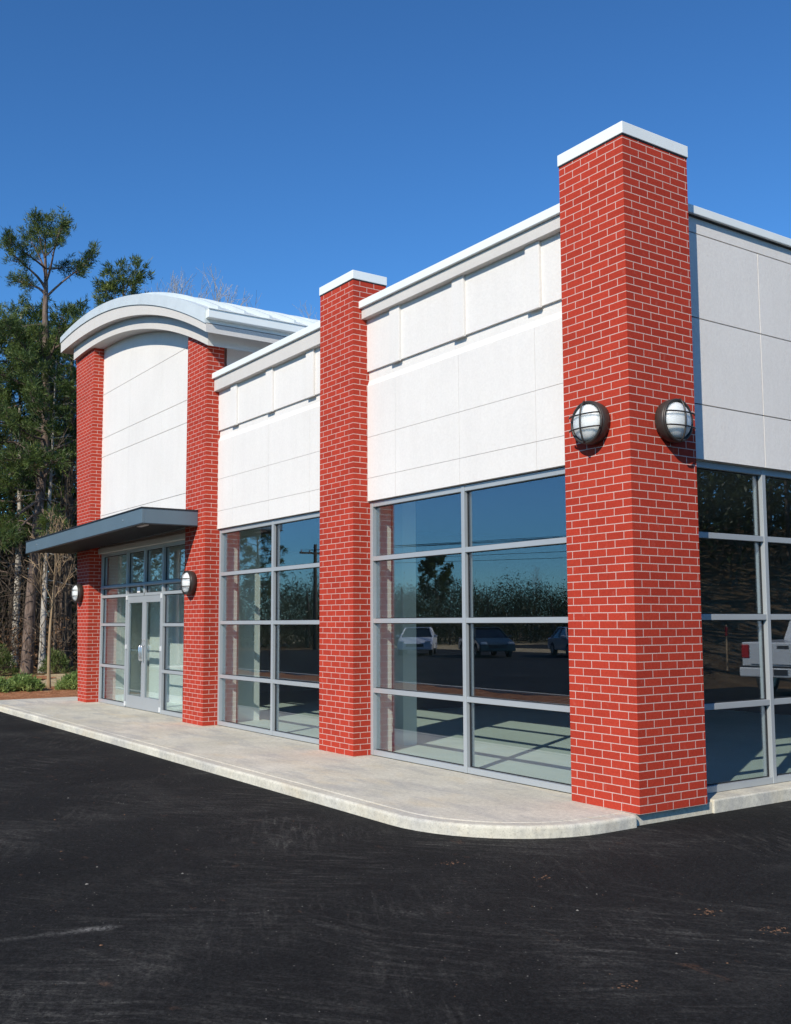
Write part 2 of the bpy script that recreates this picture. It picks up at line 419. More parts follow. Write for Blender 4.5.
jb = MB(); jb.prism_z([(-16.7,-1.5),(-2,-1.5),(-.4,-.5),(-.2,-.1),(-.2,.3),(-16.7,.3)], G-.15, -.022)
tag(jb.build('sidewalk_base', M['seal']), kind='structure')
# kerb running on past the sidewalk, in front of the planting bed
kb = MB()
kb.prism_z([(-40,-1.66),(-16.757,-1.66),(-16.757,-1.505),(-40,-1.505)], G-.15, 0)
tag(kb.build('bed_kerb', M['concrete'], bevel=.012), kind='structure')

def lumpy(name, pts, z, amp, m, step=.25, seed=0, stuff=False):
    rnd = np.random.default_rng(seed)
    xs = [p[0] for p in pts]; ys = [p[1] for p in pts]
    X = np.arange(min(xs), max(xs)+step, step); Y = np.arange(min(ys), max(ys)+step, step)
    ph = rnd.uniform(0, 6.28, 12)
    b = MB(); nx, ny = len(X), len(Y)
    def inside(x, y):
        c = False; j = len(pts)-1
        for i in range(len(pts)):
            if (pts[i][1] > y) != (pts[j][1] > y) and x < (pts[j][0]-pts[i][0])*(y-pts[i][1])/(pts[j][1]-pts[i][1])+pts[i][0]: c = not c
            j = i
        return c
    vs = []
    for y in Y:
        for x in X:
            h = sum(math.sin(x*(1.1+.7*k)+ph[k])*math.sin(y*(1.3+.6*k)+ph[k+6])/(k+1) for k in range(5))
            vs.append((x, y, z+amp*h+rnd.uniform(-amp, amp)*.6))
    fs = []
    for j in range(ny-1):
        for i in range(nx-1):
            if inside(X[i]+step/2, Y[j]+step/2): fs.append((j*nx+i, j*nx+i+1, (j+1)*nx+i+1, (j+1)*nx+i))
    b.add(vs, fs)
    return tag(b.build(name, m, smooth=True), kind='structure')
lumpy('mulch_bed', [(-22.4,-1.5),(-16.76,-1.5),(-16.76,6),(-20.6,6),(-20.6,1.5),(-22.4,.4)], -.03, .022, M['mulch'], .12, 1)
lumpy('mulch_bed', [(-27,-1.5),(-23.7,-1.5),(-23.7,.7),(-25.4,2.4),(-27,2.0)], -.03, .025, M['mulch'], .15, 2)
lumpy('dry_grass', [(-27.5,-1.5),(-18,.6),(-18,9),(-24,10),(-28.5,10)], -.06, .02, M['drygrass'], .25, 3)
b = MB(); b.prism_z([(-23.6,-1.5),(-22.5,-1.5),(-22.5,.42),(-23.6,.72)], G-.1, -.005)
tag(b.build('bed_path', M['concrete'], bevel=.01), kind='structure')
lumpy('planting_island', [(-30,-8.3),(-4,-8.3),(-4,-6.7),(-30,-6.7)], -.02, .03, M['mulch'], .3, 4)
b = MB()
b.prism_z([(-30.15,-8.45),(-3.85,-8.45),(-3.85,-8.3),(-30.15,-8.3)], G-.1, .02); b.prism_z([(-30.15,-6.7),(-3.85,-6.7),(-3.85,-6.55),(-30.15,-6.55)], G-.1, .02)
b.prism_z([(-30.15,-8.29),(-30,-8.29),(-30,-6.71),(-30.15,-6.71)], G-.1, .02); b.prism_z([(-4,-8.29),(-3.85,-8.29),(-3.85,-6.71),(-4,-6.71)], G-.1, .02)
tag(b.build('island_kerb', M['concrete'], bevel=.012), kind='structure')
# wooded bank across the lot, seen in the side windows
bk = MB(); X = np.linspace(9, 46, 38); Y = np.linspace(-2, 60, 50); vs = []; rnd = np.random.default_rng(5)
for y in Y:
    for x in X:
        foot = 10.6 + .5*math.sin(y*.4) - .25*max(0, 16-y)*0
        t = max(0, (x+max(0, (y-15)*.35)-foot)); h = min(5.5, t*.42) * min(1, max(0, (y-1)/7))
        vs.append((x, y, G-.05+h+(rnd.uniform(-.07, .07)+.12*math.sin(x*1.7+y))*min(1, h*2)))
bk.add(vs, [(j*38+i, j*38+i+1, (j+1)*38+i+1, (j+1)*38+i) for j in range(49) for i in range(37)])
tag(bk.build('wooded_bank', M['leaf_litter'], smooth=True), kind='structure')

# ------------------------------------------------------------------ the building
B = empty('store_building', (-8, 4, 0), label='new one-storey shop with red brick pillars, white stucco walls and big windows', cat='building')
def P(mb, name, m, parent=None, loc=(0,0,0), label=None, **k):
    """part of the building (coordinates in world space)"""
    par = parent or B
    o = mb.build(name, m, None, loc, **k)
    base = B.location if par is B else Vector((0,0,0))
    o.parent = par
    if par is B: o.location = Vector(loc) - B.location
    else:
        tot = Vector((0,0,0)); q = par
        while q is not None: tot = tot + Vector(q.location); q = q.parent
        o.location = Vector(loc) - tot
    if label: o['label'] = label
    return o

# roof curves (x, z)
Tpt = [(-16.54,8.01),(-15.38,8.08),(-14.19,8.06),(-12.96,7.93),(-12.08,7.76),(-11.38,7.59),(-10.72,7.41),(-10.09,7.21),(-9.32,6.91),(-8.55,6.58)]
Mpt = [(-16.53,7.89),(-15.36,7.93),(-13.89,7.87),(-12.69,7.69),(-11.83,7.51),(-11.15,7.34),(-10.50,7.14),(-9.69,6.84),(-9.12,6.60),(-8.66,6.40)]
Fpt = [(-16.48,7.67),(-15.34,7.68),(-13.87,7.61),(-12.55,7.46),(-11.59,7.27),(-10.81,7.06),(-10.08,6.83),(-9.49,6.61),(-9.03,6.42),(-8.74,6.30)]
Bpt = [(-15.97,7.42),(-14.60,7.43),(-13.63,7.37),(-12.59,7.23),(-11.75,7.06),(-11.08,6.90),(-10.45,6.71),(-9.65,6.42),(-8.83,6.08)]
def curve(pts):
    a = np.array(pts); c = np.polyfit(a[:,0]+12, a[:,1], 3)
    return lambda x: float(np.polyval(c, x+12))
fT, fM, fF, fB = curve(Tpt), curve(Mpt), curve(Fpt), curve(Bpt)

# pillars; each has its origin at its front right corner
def pillar(x, wdt, dep, top, cap=True, taper=0, name='brick_pillar', lab=None, low=0):
    b = MB()
    if callable(top):
        xl = lambda z: -wdt - taper*z
        zl, zr = top(x - wdt - taper*7), top(x)
        zs = [(0, 0)]
        n = 6; pts = [(0, 0)]
        for k in range(n+1):
            xx = (xl(7.3))*k/n; pts.append((xx, top(x+xx)))
        pts.append((-wdt, 0))
        b.prism_y(pts, 0, dep)
    else:
        if low: b.box(-wdt, 0, 0, low, 0, 5.12); b.box(-wdt, 0, 0, dep, 5.12, top)
        else: b.box(-wdt, 0, 0, dep, 0, top)
    o = P(b, name, M['brick'], None, (x, 0, 0), lab)
    if cap:
        c = MB(); c.box(x-wdt-.012, x+.012, -.012, dep+.012, top, top+.112)
        P(c, 'pillar_cap', M['coping'], o, bevel=.006)
        c = MB(); c.box(x-wdt-.004, x+.004, -.004, dep+.004, top-.013, top-.0005)
        P(c, 'cap_shadow_strip', M['seal'], o)  # solid black strip standing in for the shadow line under the cap
    return o
p1 = pillar(0, .8126, .872, 5.9906, lab='corner brick pillar with a white metal cap')
p2 = pillar(-4.555, .8255, .50, 5.9643, low=.37)
bb = lambda x: fB(x)+.03
p3 = pillar(-9.036, .811, .30, bb, cap=False)
p4 = pillar(-14.889, .565, .30, bb, cap=False, taper=.095, lab='entrance pillar that widens towards its top')
# rough foundation below the corner pillar
b = MB(); b.box(-.9, -.05, -.02, 1.0, -.3, -.004); P(b, 'foundation', M['concrete'])
b = MB(); b.box(-.4, -.03, 1.0, 12.5, -.3, .018); P(b, 'side_sill_kerb', M['concrete'], bevel=.012)

# stucco bays
def panels(mb, xs, zs, y0, y1, gap=.011):
    for a, c in zip(xs[:-1], xs[1:]):
        for z0, z1 in zip(zs[:-1], zs[1:]):
            mb.box(a+gap/2, c-gap/2, y0, y1, z0+gap/2, z1-gap/2)
def bay(x0, x1, px, vj, cb, lz, bz):
    # x0 left (right face of a pillar), x1 right (left side of next pillar)
    b = MB()
    panels(b, [x0+.003]+vj+[x1+.2], [3.13, 3.42, 3.94, bz], .21, .245, .0045)
    # bevel strip at the top of the lower wall
    b.add([(x0,.21,bz-.0035),(x1+.2,.21,bz-.0035),(x1+.2,.2395,bz+.075),(x0,.2395,bz+.075),(x0,.240,bz-.0035),(x1+.2,.240,bz-.0035)], [(0,1,2,3),(0,4,5,1),(3,2,5,4)])
    b.box(x0, x1+.2, .245, .40, 3.13, bz-.0035)       # backing behind the joints
    b.box(x0, x1+.2, .240, .40, bz-.0035, 5.60)        # recessed channel and core
    b.box(x0+.002, x1+.2, .21, .240, lz, cb+.015)    # upper panel
    wall = P(b, 'stucco_wall', M['stucco'])
    for q in px:
        c = MB(); c.box(q-.105, q+.105, .176, .2095, lz-.018, cb+.015)
        P(c, 'pilaster', M['stucco'], wall, bevel=.004)
    c = MB(); c.box(x0-.001, x1+.2, .125, .2395, cb, 5.585); P(c, 'cornice', M['trim'], wall, bevel=.005)
    c = MB(); c.box(x0-.012, x1+.2, .085, .42, 5.588, 5.683); P(c, 'coping', M['coping'], wall, bevel=.006)
    return wall
bay(-4.555, -.8126, [-3.90, -2.645, -1.415], [-3.93, -2.68, -1.43], 5.455, 4.785, 4.595)
bay(-9.036, -5.38, [-8.42, -7.20, -5.98], [-8.48, -7.25, -6.02], 5.385, 4.742, 4.565)
# side wall (faces +x)
b = MB()
ys = [.70, 2.2, 3.7, 5.2, 6.7, 8.2, 9.7, 11.2, 12.5]
for a, c in zip(ys[:-1], ys[1:]):
    for z0, z1 in zip([3.16, 3.70, 4.55, 5.40], [3.70, 4.55, 5.40, 5.60]):
        if z1 == 5.60: continue
        b.box(-.25, -.21, a+.006, c-.006, z0+.006, z1-.006)
b.box(-.25, -.21, .70, 12.5, 5.406, 5.60)
b.box(-.42, -.25, .70, 12.5, 3.16, 5.60)
sw = P(b, 'stucco_wall', M['stucco'])
c = MB(); c.box(-.45, -.155, .60, 12.5, 5.566, 5.650); P(c, 'coping', M['coping'], sw, bevel=.006)
c = MB(); c.box(-.44, -.185, .61, 12.5, 5.556, 5.5655); P(c, 'cap_shadow_strip', M['seal'], sw)  # black strip drawn as the shadow below the coping

# entrance wall under the curved roof
b = MB()
xs = [-14.889, -13.25, -11.54, -9.846]; zs = [3.17, 3.86, 5.10, 5.50, 6.44, 9]
for i, (a, c) in enumerate(zip(xs[:-1], xs[1:])):
    for z0, z1 in zip(zs[:-1], zs[1:]):
        g = .004 if i else .004
        pts = [(a+.0015, z0+.005), (c-.0015, z0+.005)]
        top = []
        for k in range(9):
            x = c-.0015 + (a-c+.003)*k/8; top.append((x, min(z1-.005, fB(x)+.2)))
        if min(t[1] for t in top) < z0+.02: 
            top = [(x, max(z, z0+.012)) for x, z in top]
        b.prism_y(pts+top, .21, .24)
b.prism_y([(-14.93, 3.17), (-9.80, 3.17)] + [(-9.80+(-14.93+9.80)*k/12, fB(-9.80+(-14.93+9.80)*k/12)+.25) for k in range(13)], .24, .42)
P(b, 'entrance_wall', M['stucco'])
# curved fascia, band below it and the barrel roof
xo = [float(x) for x in np.linspace(-16.54, -8.56, 49)]; xi = [float(x) for x in np.linspace(-16.06, -8.82, 45)]
b = MB(); b.strip(xi, [fB(x) for x in xi], [fF(x)+.10 for x in xi], -.09, 9.0)
P(b, 'curved_band', M['trim'])
b = MB(); b.strip(xo, [fF(x) for x in xo], [fM(x)+.01 for x in xo], -.24, 9.2)
P(b, 'curved_fascia', M['trim'])
b = MB(); b.strip([x for x in xo], [fM(x) for x in xo], [fT(x) for x in xo], -.262, 9.25)
roof = P(b, 'barrel_roof', M['roofmetal'])
b = MB()
for k in range(20):
    y = -.03 + k*.46
    xx = [float(x) for x in np.linspace(-16.5, -8.58, 40)]
    b.strip(xx, [fT(x)-.01 for x in xx], [fT(x)+.075 for x in xx], y, y+.04)
P(b, 'standing_seams', M['roofmetal'], roof)
b = MB()
e0 = fT(-8.56)
b.box(-8.558, -8.45, -.25, 9.2, e0-.165, e0-.03); b.box(-8.558, -8.43, -.252, 9.2, e0-.03, e0-.012)
P(b, 'gutter', M['coping'], roof, bevel=.012)
# raised side wall of the entrance block, above the flat roof
b = MB(); b.box(-9.5, -9.20, .42, 9.0, 5.0, 6.3); P(b, 'raised_side_wall', M['stucco'])
b = MB(); b.box(-15.4, -15.2, .45, 9.0, 0, 7.9); P(b, 'left_side_wall', M['stucco'])
b = MB(); b.box(-15.2, -.4, 8.9, 9.05, 0, 5.3); P(b, 'back_wall', M['drywall'])
b = MB(); b.box(-9.19, -.43, .41, 12.5, 5.0, 5.1); P(b, 'flat_roof', M['roofing'])

# storefront frames
def frame_front(mb, xs, zs, y0, ydep=.11, bw=.056, top=.062, skip=()):
    """bars facing -y. xs: mullion centres (first/last are the ends), zs: transom centres (first = bottom, last = top)"""
    x0, x1 = xs[0], xs[-1]
    for i, x in enumerate(xs):
        a, c = (x, x+bw) if i == 0 else ((x-bw, x) if i == len(xs)-1 else (x-bw/2, x+bw/2))
        mb.box(a, c, y0, y0+ydep, zs[0], zs[-1])
    for i in range(len(xs)-1):
        a = xs[i] + (bw if i == 0 else bw/2); c = xs[i+1] - (bw if i == len(xs)-2 else bw/2)
        for j, z in enumerate(zs):
            lo, hi = (z, z+top) if j == 0 else ((z-top, z) if j == len(zs)-1 else (z-bw/2, z+bw/2))
            mb.box(a+.0005, c-.0005, y0+.006, y0+ydep-.004, lo, hi)
def panes_front(mb, gk, xs, zs, y, t=.008, bw=.056):
    for i in range(len(xs)-1):
        for j in range(len(zs)-1):
            a = xs[i]+bw/2-.004; c = xs[i+1]-bw/2+.004
            mb.box(a, c, y, y+t, zs[j]+.024, zs[j+1]-.024)
            for (p, q, r_, s_) in ((a, a+.016, zs[j]+.02, zs[j+1]-.02), (c-.016, c, zs[j]+.02, zs[j+1]-.02)):
                gk.box(p, q, y-.006, y+.014, r_, s_)
            za, zb = zs[j]+(.062 if j == 0 else bw/2)-.004, zs[j+1]-(.062 if j == len(zs)-2 else bw/2)+.004
            gk.box(a+.017, c-.017, y-.006, y+.014, za, za+.012); gk.box(a+.017, c-.017, y-.006, y+.014, zb-.012, zb)
def storefront(x0, x1, xm, zs):
    xs = [x0, xm, x1]
    f = MB(); frame_front(f, xs, zs, .25); fo = P(f, 'storefront_window', M['alu'], bevel=.003)
    g, k = MB(), MB(); panes_front(g, k, xs, zs, .302)
    P(g, 'glass', M['glass'], fo); P(k, 'gasket', M['seal'], fo)
storefront(-4.555, -.70, -2.685, [.008, .79, 1.64, 2.41, 3.12])
storefront(-9.036, -5.28, -7.19, [.008, .775, 1.625, 2.40, 3.12])
# the sides of a storefront facing +x are built turned through 90 degrees
def swap(mb):   # (x, y) -> (-y, x)
    mb.v = [(-y, x, z) for x, y, z in mb.v]; return mb
ys = [.80, 2.232, 4.10, 5.97, 7.84, 9.7, 11.2, 12.5]; zr = [.022, .815, 1.66, 2.445, 3.16]
f = MB(); frame_front(f, ys, zr, .26); fo = P(swap(f), 'storefront_window', M['alu'], bevel=.003)
g, k = MB(), MB(); panes_front(g, k, ys, zr, .312)
P(swap(g), 'glass', M['glass'], fo); P(swap(k), 'gasket', M['seal'], fo)

# entrance frame, doors
f = MB(); bw = .05
XM = [-14.889, -13.30, -12.38, -11.46, -9.846]
def bar(x0, x1, z0, z1, y0=.25, y1=.36): f.box(x0, x1, y0, y1, z0, z1)
bar(-14.889, -14.83, .005, 3.06); bar(-9.905, -9.846, .005, 3.06)
for x in (-13.335, -11.46): bar(x-.03, x+.03, .005, 3.06, .248)
bar(-12.42, -12.36, 2.19, 3.06, .248)
bar(-14.83, -9.905, 3.06, 3.10)
segs = [(-14.83, -13.365), (-13.305, -12.42), (-12.36, -11.49), (-11.43, -9.905)]
for a, c in segs:
    bar(a+.001, c-.001, 2.995, 3.0595, .254); bar(a+.001, c-.001, 2.325, 2.39, .254)
    bar(a+.001, c-.001, 2.135, 2.19, .254)
f.box(-14.83, -9.905, .215, .253, 2.335, 2.36)       # drip ledge
for a, c in (segs[0], segs[3]):
    for z in (1.59, .757): bar(a+.001, c-.001, z-.028, z+.028, .254)
    bar(a+.001, c-.001, .005, .075, .254)
fo = P(f, 'entrance_window', M['alu'], bevel=.003)
g, k = MB(), MB()
def pane(a, c, z0, z1):
    g.box(a, c, .302, .310, z0, z1)
    for p, q in ((a+.001, a+.014), (c-.014, c-.001)): k.box(p, q, .296, .316, z0, z1)
    k.box(a+.015, c-.015, .296, .316, z0, z0+.012); k.box(a+.015, c-.015, .296, .316, z1-.012, z1)
for a, c in segs:
    pane(a, c, 2.39, 2.995); pane(a, c, 2.19, 2.325)
for a, c in (segs[0], segs[3]):
    pane(a, c, 1.618, 2.135); pane(a, c, .785, 1.562); pane(a, c, .075, .729)
P(g, 'glass', M['glass'], fo); P(k, 'gasket', M['seal'], fo)
b = MB(); b.box(-14.885, -9.85, .17, .40, 3.06, 3.165); P(b, 'header_box', M['trim'], bevel=.004)
def door(x0, x1, hside):
    d = MB(); st = .088
    d.box(x0, x0+st, .262, .308, .012, 2.13); d.box(x1-st, x1, .262, .308, .012, 2.13)
    d.box(x0+st, x1-st, .263, .307, .012, .245); d.box(x0+st, x1-st, .263, .307, 2.01, 2.13)
    o = P(d, 'door', M['door_alu'], bevel=.003)
    q = MB(); q.box(x0+st-.004, x1-st+.004, .281, .289, .24, 2.015); P(q, 'door_glass', M['doorglass'], o)
    h = MB(); hx = x1-.05 if hside > 0 else x0+.05
    h.tube([(hx,.262,.93),(hx,.215,.93),(hx,.205,.95),(hx,.205,1.18),(hx,.215,1.20),(hx,.262,1.20)], .016, 10)
    P(h, 'pull_handle', M['chrome'], o, smooth=True)
    h = MB(); h.tube([(x0+.05,.345,1.10),(x1-.05,.345,1.10)], .017, 8); h.box(x0+.03, x0+.07, .309, .36, 1.07, 1.13); h.box(x1-.07, x1-.03, .309, .36, 1.07, 1.13)
    P(h, 'push_bar', M['chrome'], o)
    hx = x0 if hside > 0 else x1
    for z in (.03, 1.12, 2.07):
        h = MB(); h.box(hx-.028, hx+.028, .236, .2615, z, z+.085); P(h, 'hinge', M['hinge'], o, bevel=.004)
    h = MB(); lx = x1-.05 if hside > 0 else x0+.05
    h.v, h.f, h.m = [], [], []
    h.tube([(lx,.262,1.30),(lx,.252,1.30)], .02, 12); P(h, 'lock_cylinder', M['chrome'], o)
door(-13.300, -12.402, 1); door(-12.396, -11.495, -1)

# canopy over the doors
XL, XR, YF = -16.25, -9.33, -.945
b = MB()
b.box(XL, XR, YF, YF+.05, 3.20, 3.435); b.box(XR-.05, XR, YF+.05, -.002, 3.20, 3.435); b.box(XL, XL+.05, YF+.05, .30, 3.20, 3.435)
b.box(XL+.05, XR-.05, YF+.05, -.002, 3.36, 3.43)
b.box(-14.885, -9.85, -.002, .209, 3.36, 3.43)
def sink(mb):
    mb.v = [(x, y, z - .085*(XR-x)/(XR-XL) if y < .0 else z) for x, y, z in mb.v]; return mb
sink(b)
cn = P(b, 'canopy', M['steel_dark'], bevel=.004, label='dark blue-grey metal canopy above the doors')
b = MB(); b.box(XL-.012, XR+.012, YF-.014, -.003, 3.436, 3.456); sink(b); P(b, 'canopy_flashing', M['soffit_dark'], cn)
b = MB(); b.box(XL-.006, XR+.006, YF-.006, YF+.05, 3.186, 3.1995); b.box(XR-.05, XR+.006, YF+.051, -.003, 3.186, 3.1995)
b.box(XL+.052, XR-.052, YF+.052, -.003, 3.225, 3.24)
b.box(-14.88, -9.86, -.002, .20, 3.225, 3.24)
for k in range(44):
    x = XL+.12+k*.155
    if x < XR-.1: b.box(x, x+.05, YF+.06, -.004, 3.212, 3.2249)
sink(b); P(b, 'canopy_soffit', M['soffit_dark'], cn)
b = MB(); b.box(-9.95, -9.62, -.80, -.72, 3.196, 3.2115); sink(b); P(b, 'canopy_light', M['lens'], cn)
for x in (-10.2, -15.4):
    b = MB(); b.tube([(x,YF+.001,3.32),(x,YF-.012,3.32)], .014, 10); sink(b); P(b, 'bolt', M['chrome'], cn)

# interior
b = MB(); b.box(-15.2, -.42, .361, 8.9, -.25, .010); P(b, 'interior_floor', M['intfloor'])
b = MB(); b.box(-.415, -.37, 1.0, 8.9, -.2, .0); P(b, 'threshold', M['concrete'])
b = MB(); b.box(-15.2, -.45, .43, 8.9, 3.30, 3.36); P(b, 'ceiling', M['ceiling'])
for x0, x1, y0, y1 in ((-5.42, -4.60, .40, .60), (-9.9, -9.08, .40, .60), (-5.25, -5.0, 1.05, 1.27), (-9.6, -9.325, .73, 1.14), (-.95, -.72, .5, .8), (-15.19, -14.95, .43, .95)):
    b = MB(); b.box(x0, x1, y0, y1, .010, 3.2995); P(b, 'interior_pier', M['drywall'], bevel=.004)
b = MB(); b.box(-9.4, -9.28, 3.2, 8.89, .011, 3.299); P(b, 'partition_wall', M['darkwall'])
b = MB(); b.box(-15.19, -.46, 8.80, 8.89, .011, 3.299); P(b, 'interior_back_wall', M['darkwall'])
b = MB(); b.box(-14.94, -11.3, 1.35, 1.45, .011, 3.299); P(b, 'partition_wall', M['drywall'])  # white partition put close behind the doors so its sunlit face brightens the glass

# notice taped inside the transom pane
b = MB(); b.box(-12.86, -12.70, .290, .2925, 2.205, 2.31)
tag(b.build('paper_notice', M['paper']), 'small white paper notice taped to the glass above the doors', 'notice')

# ------------------------------------------------------------------ wall lamps
def wall_lamp():
    t = empty('wall_lamp', (0,0,0))
    b = MB(); b.lathe([(0,0),(.178,0),(.186,-.006),(.196,-.05),(.197,-.095),(.190,-.108),(.172,-.112),(.160,-.10),(0,-.10)], 56)
    b.build('housing', M['bronze'], t, smooth=True)
    b = MB(); prof = [(.166*math.cos(a), -.10-.085*math.sin(a)) for a in np.linspace(0, math.pi/2, 14)]
    b.lathe(prof, 48); b.build('lens', M['lens'], t, smooth=True)
    b = MB()
    ring = [(.184*math.cos(2*math.pi*k/48), -.116, .184*math.sin(2*math.pi*k/48)) for k in range(49)]
    b.tube(ring, .0125, 8, cap=False)
    def arc(off, vertical):
        pts = []
        hw = math.sqrt(.19**2-off**2)
        for k in range(15):
            s_ = -1+2*k/14; d = math.sqrt(max(0, 1-(s_*.97)**2))
            y = -.122-.078*d
            pts.append((off, y, s_*hw) if vertical else (s_*(hw+.012), y, off))
        return pts
    b.tube(arc(0, True), .0085, 8); b.tube(arc(.062, False), .0075, 8); b.tube(arc(-.062, False), .0075, 8)
    b.build('guard', M['bronze'], t, smooth=True)
    return t
l0 = wall_lamp()
spots = [((-.405, -.0015, 3.41), 0, 'round caged bulkhead lamp on the sunlit front face of the corner pillar'),
         ((.0015, .50, 3.41), R(90), 'round caged bulkhead lamp on the side face of the corner pillar'),
         ((-9.50, -.0015, 2.275), 0, 'round caged bulkhead lamp right of the entrance doors, under the canopy end'),
         ((-15.40, -.0015, 2.255), 0, 'round caged bulkhead lamp on the farthest brick pillar left of the doors')]
for i, (p, rz, lab) in enumerate(spots):
    o = l0 if i == 0 else copy_tree(l0)
    o.location = p; o.rotation_euler = (0, 0, rz)
    tag(o, lab, 'wall lamp', 'bulkhead lamps on the brick pillars')
# ------------------------------------------------------------------ trees
RX, DX = Vector((.565, .825, 0)), Vector((-.825, .565, 0))     # across and away, used only to turn the tall pine's limbs
class Leaves:
    """thin needle or leaf blades, thousands of them, gathered into one crown mesh"""
    def __init__(s, seed): s.rng = np.random.default_rng(seed); s.parts = []
    def tuft(s, c, d, n=24, ln=.28, wd=.03, spread=.75, ball=.1):
        r = s.rng
        dirs = np.array(d)[None]*.7 + r.normal(size=(n,3))*spread + np.array([0,0,.25])
        dirs /= np.linalg.norm(dirs, axis=1)[:,None]+1e-9
        base = np.array(c)[None] + r.normal(size=(n,3))*ball
        side = np.cross(dirs, r.normal(size=(n,3))); side /= np.linalg.norm(side, axis=1)[:,None]+1e-9
        l = ln*r.uniform(.6, 1.15, n)[:,None]; w = wd*r.uniform(.7, 1.3, n)[:,None]
        mid = base + dirs*l*.45
        s.parts.append(np.stack([base, mid+side*w*.5, base+dirs*l, mid-side*w*.5], 1))
    def build(s, name, m, parent):
        q = np.concatenate(s.parts); n = len(q)
        me = bpy.data.meshes.new(name)
        me.vertices.add(n*4); me.vertices.foreach_set('co', q.reshape(-1).astype(np.float32))
        me.loops.add(n*4); me.loops.foreach_set('vertex_index', np.arange(n*4, dtype=np.int32))
        me.polygons.add(n); me.polygons.foreach_set('loop_start', np.arange(0, n*4, 4, dtype=np.int32))
        me.materials.append(m); me.update(calc_edges=True); me.validate()
        o = bpy.data.objects.new(name, me); col.objects.link(o); o.parent = parent; return o

def bend(p0, p1, rng, sag=.0, n=7, wob=.06):
    p0, p1 = Vector(p0), Vector(p1); L_ = (p1-p0).length; out = []
    a, b = rng.uniform(-1, 1, 3), rng.uniform(-1, 1, 3)
    for k in range(n+1):
        t = k/n; e = math.sin(math.pi*t)
        out.append(p0.lerp(p1, t) + Vector((a[0]*e, a[1]*e, a[2]*e*.5 - sag*e))*wob*L_ + Vector(b)*.03*L_*math.sin(2*math.pi*t))
    return out

def limb(wood, lv, p0, p1, r, rng, tufts=10, start=.4, side=.9, sag=.3, tn=22, tl=.27, tw=.03, clump=3):
    pts = bend(p0, p1, rng, sag)
    n = len(pts); wood.tube(pts, [r*(1-.85*k/(n-1)) for k in range(n)], 5, cap=False)
    Ll = (Vector(p1)-Vector(p0)).length
    for k in range(tufts):
        t = start + (1-start)*(k+.5)/tufts
        i = min(n-2, int(t*(n-1))); q = pts[i].lerp(pts[i+1], t*(n-1)-i)
        ax = (pts[i+1]-pts[i]).normalized()
        d = Vector(rng.normal(size=3)); d = (d - ax*d.dot(ax)).normalized()
        d = (d*.9 + ax*.75 + Vector((0,0,.35))).normalized()
        e = q + d*side*rng.uniform(.35, 1.)*(1-.35*t)
        wood.tube([q, q.lerp(e, .55)+Vector((0,0,-.03)), e], [r*.28, r*.2, .006], 4, cap=False)
        for j in range(clump):
            c = e + Vector(rng.normal(size=3))*.13 if j else e
            lv.tuft(c, d, tn, tl, tw, .72, .05)
    lv.tuft(pts[-1], (pts[-1]-pts[-2]).normalized(), tn*2, tl, tw, .7, .07)

def trunk(wood, h, r, rng, lean=.02, n=14, sides=9):
    a = rng.uniform(0, 6.28); pts = []; rad = []
    for k in range(n+1):
        t = k/n
        pts.append(Vector((math.cos(a)*lean*h*t*t + .12*math.sin(t*5+a)*t, math.sin(a)*lean*h*t*t + .12*math.cos(t*4+a)*t, h*t)))
        rad.append(r*(1.25 if k == 0 else 1)*(1-.86*t))
    wood.tube(pts, rad, sides, cap=False); return pts
def along(pts, h, z):
    t = max(0, min(.999, z/h))*(len(pts)-1); i = int(t); return pts[i].lerp(pts[i+1], t-i)

def pine(h, r, base, spread, nl, seed, label, group, loc, rz=0, bark='pine_bark', leafm='needle', dead=4, dens=1., tl=.27, tw=.032, name='pine_tree'):
    rng = np.random.default_rng(seed)
    t = empty(name, (0,0,0), label=label, cat='tree', group=group)
    wd, lv = MB(), Leaves(seed)
    pts = trunk(wd, h, r, rng)
    for k in range(nl):
        f = k/(nl-1); z = h*(base + (1-base)*.97*f**.9)
        az = k*2.4 + rng.uniform(-.5, .5)
        ln = spread*(.35+.65*math.sin(math.pi*min(1, .22+.78*(1-f))))*rng.uniform(.6, 1.15)*(1.15-.75*f)
        rise = ln*rng.uniform(-.05, .45) + ln*.4*f
        p0 = along(pts, h, z); p1 = p0 + Vector((math.cos(az)*ln, math.sin(az)*ln, rise))
        limb(wd, lv, p0, p1, r*.30*(1-.6*f), rng, int((5+ln*2.6)*dens), .35, .85, .5, 20, tl, tw)
    lv.tuft(pts[-1], (0,0,1), 60, tl, tw, .8, .15)
    for k in range(dead):          # dead lower limbs
        z = h*base*rng.uniform(.45, .98); az = rng.uniform(0, 6.28); ln = rng.uniform(.6, 1.8)
        p0 = along(pts, h, z); q = bend(p0, p0+Vector((math.cos(az)*ln, math.sin(az)*ln, rng.uniform(-.3, .3))), rng, .2, 4)
        wd.tube(q, [.03, .024, .018, .012, .006], 4, cap=False)
    wd.build('trunk', M[bark], t, smooth=True, recalc=False); lv.build('crown', M[leafm], t)
    t.location = loc; t.rotation_euler = (0,0,rz); return t

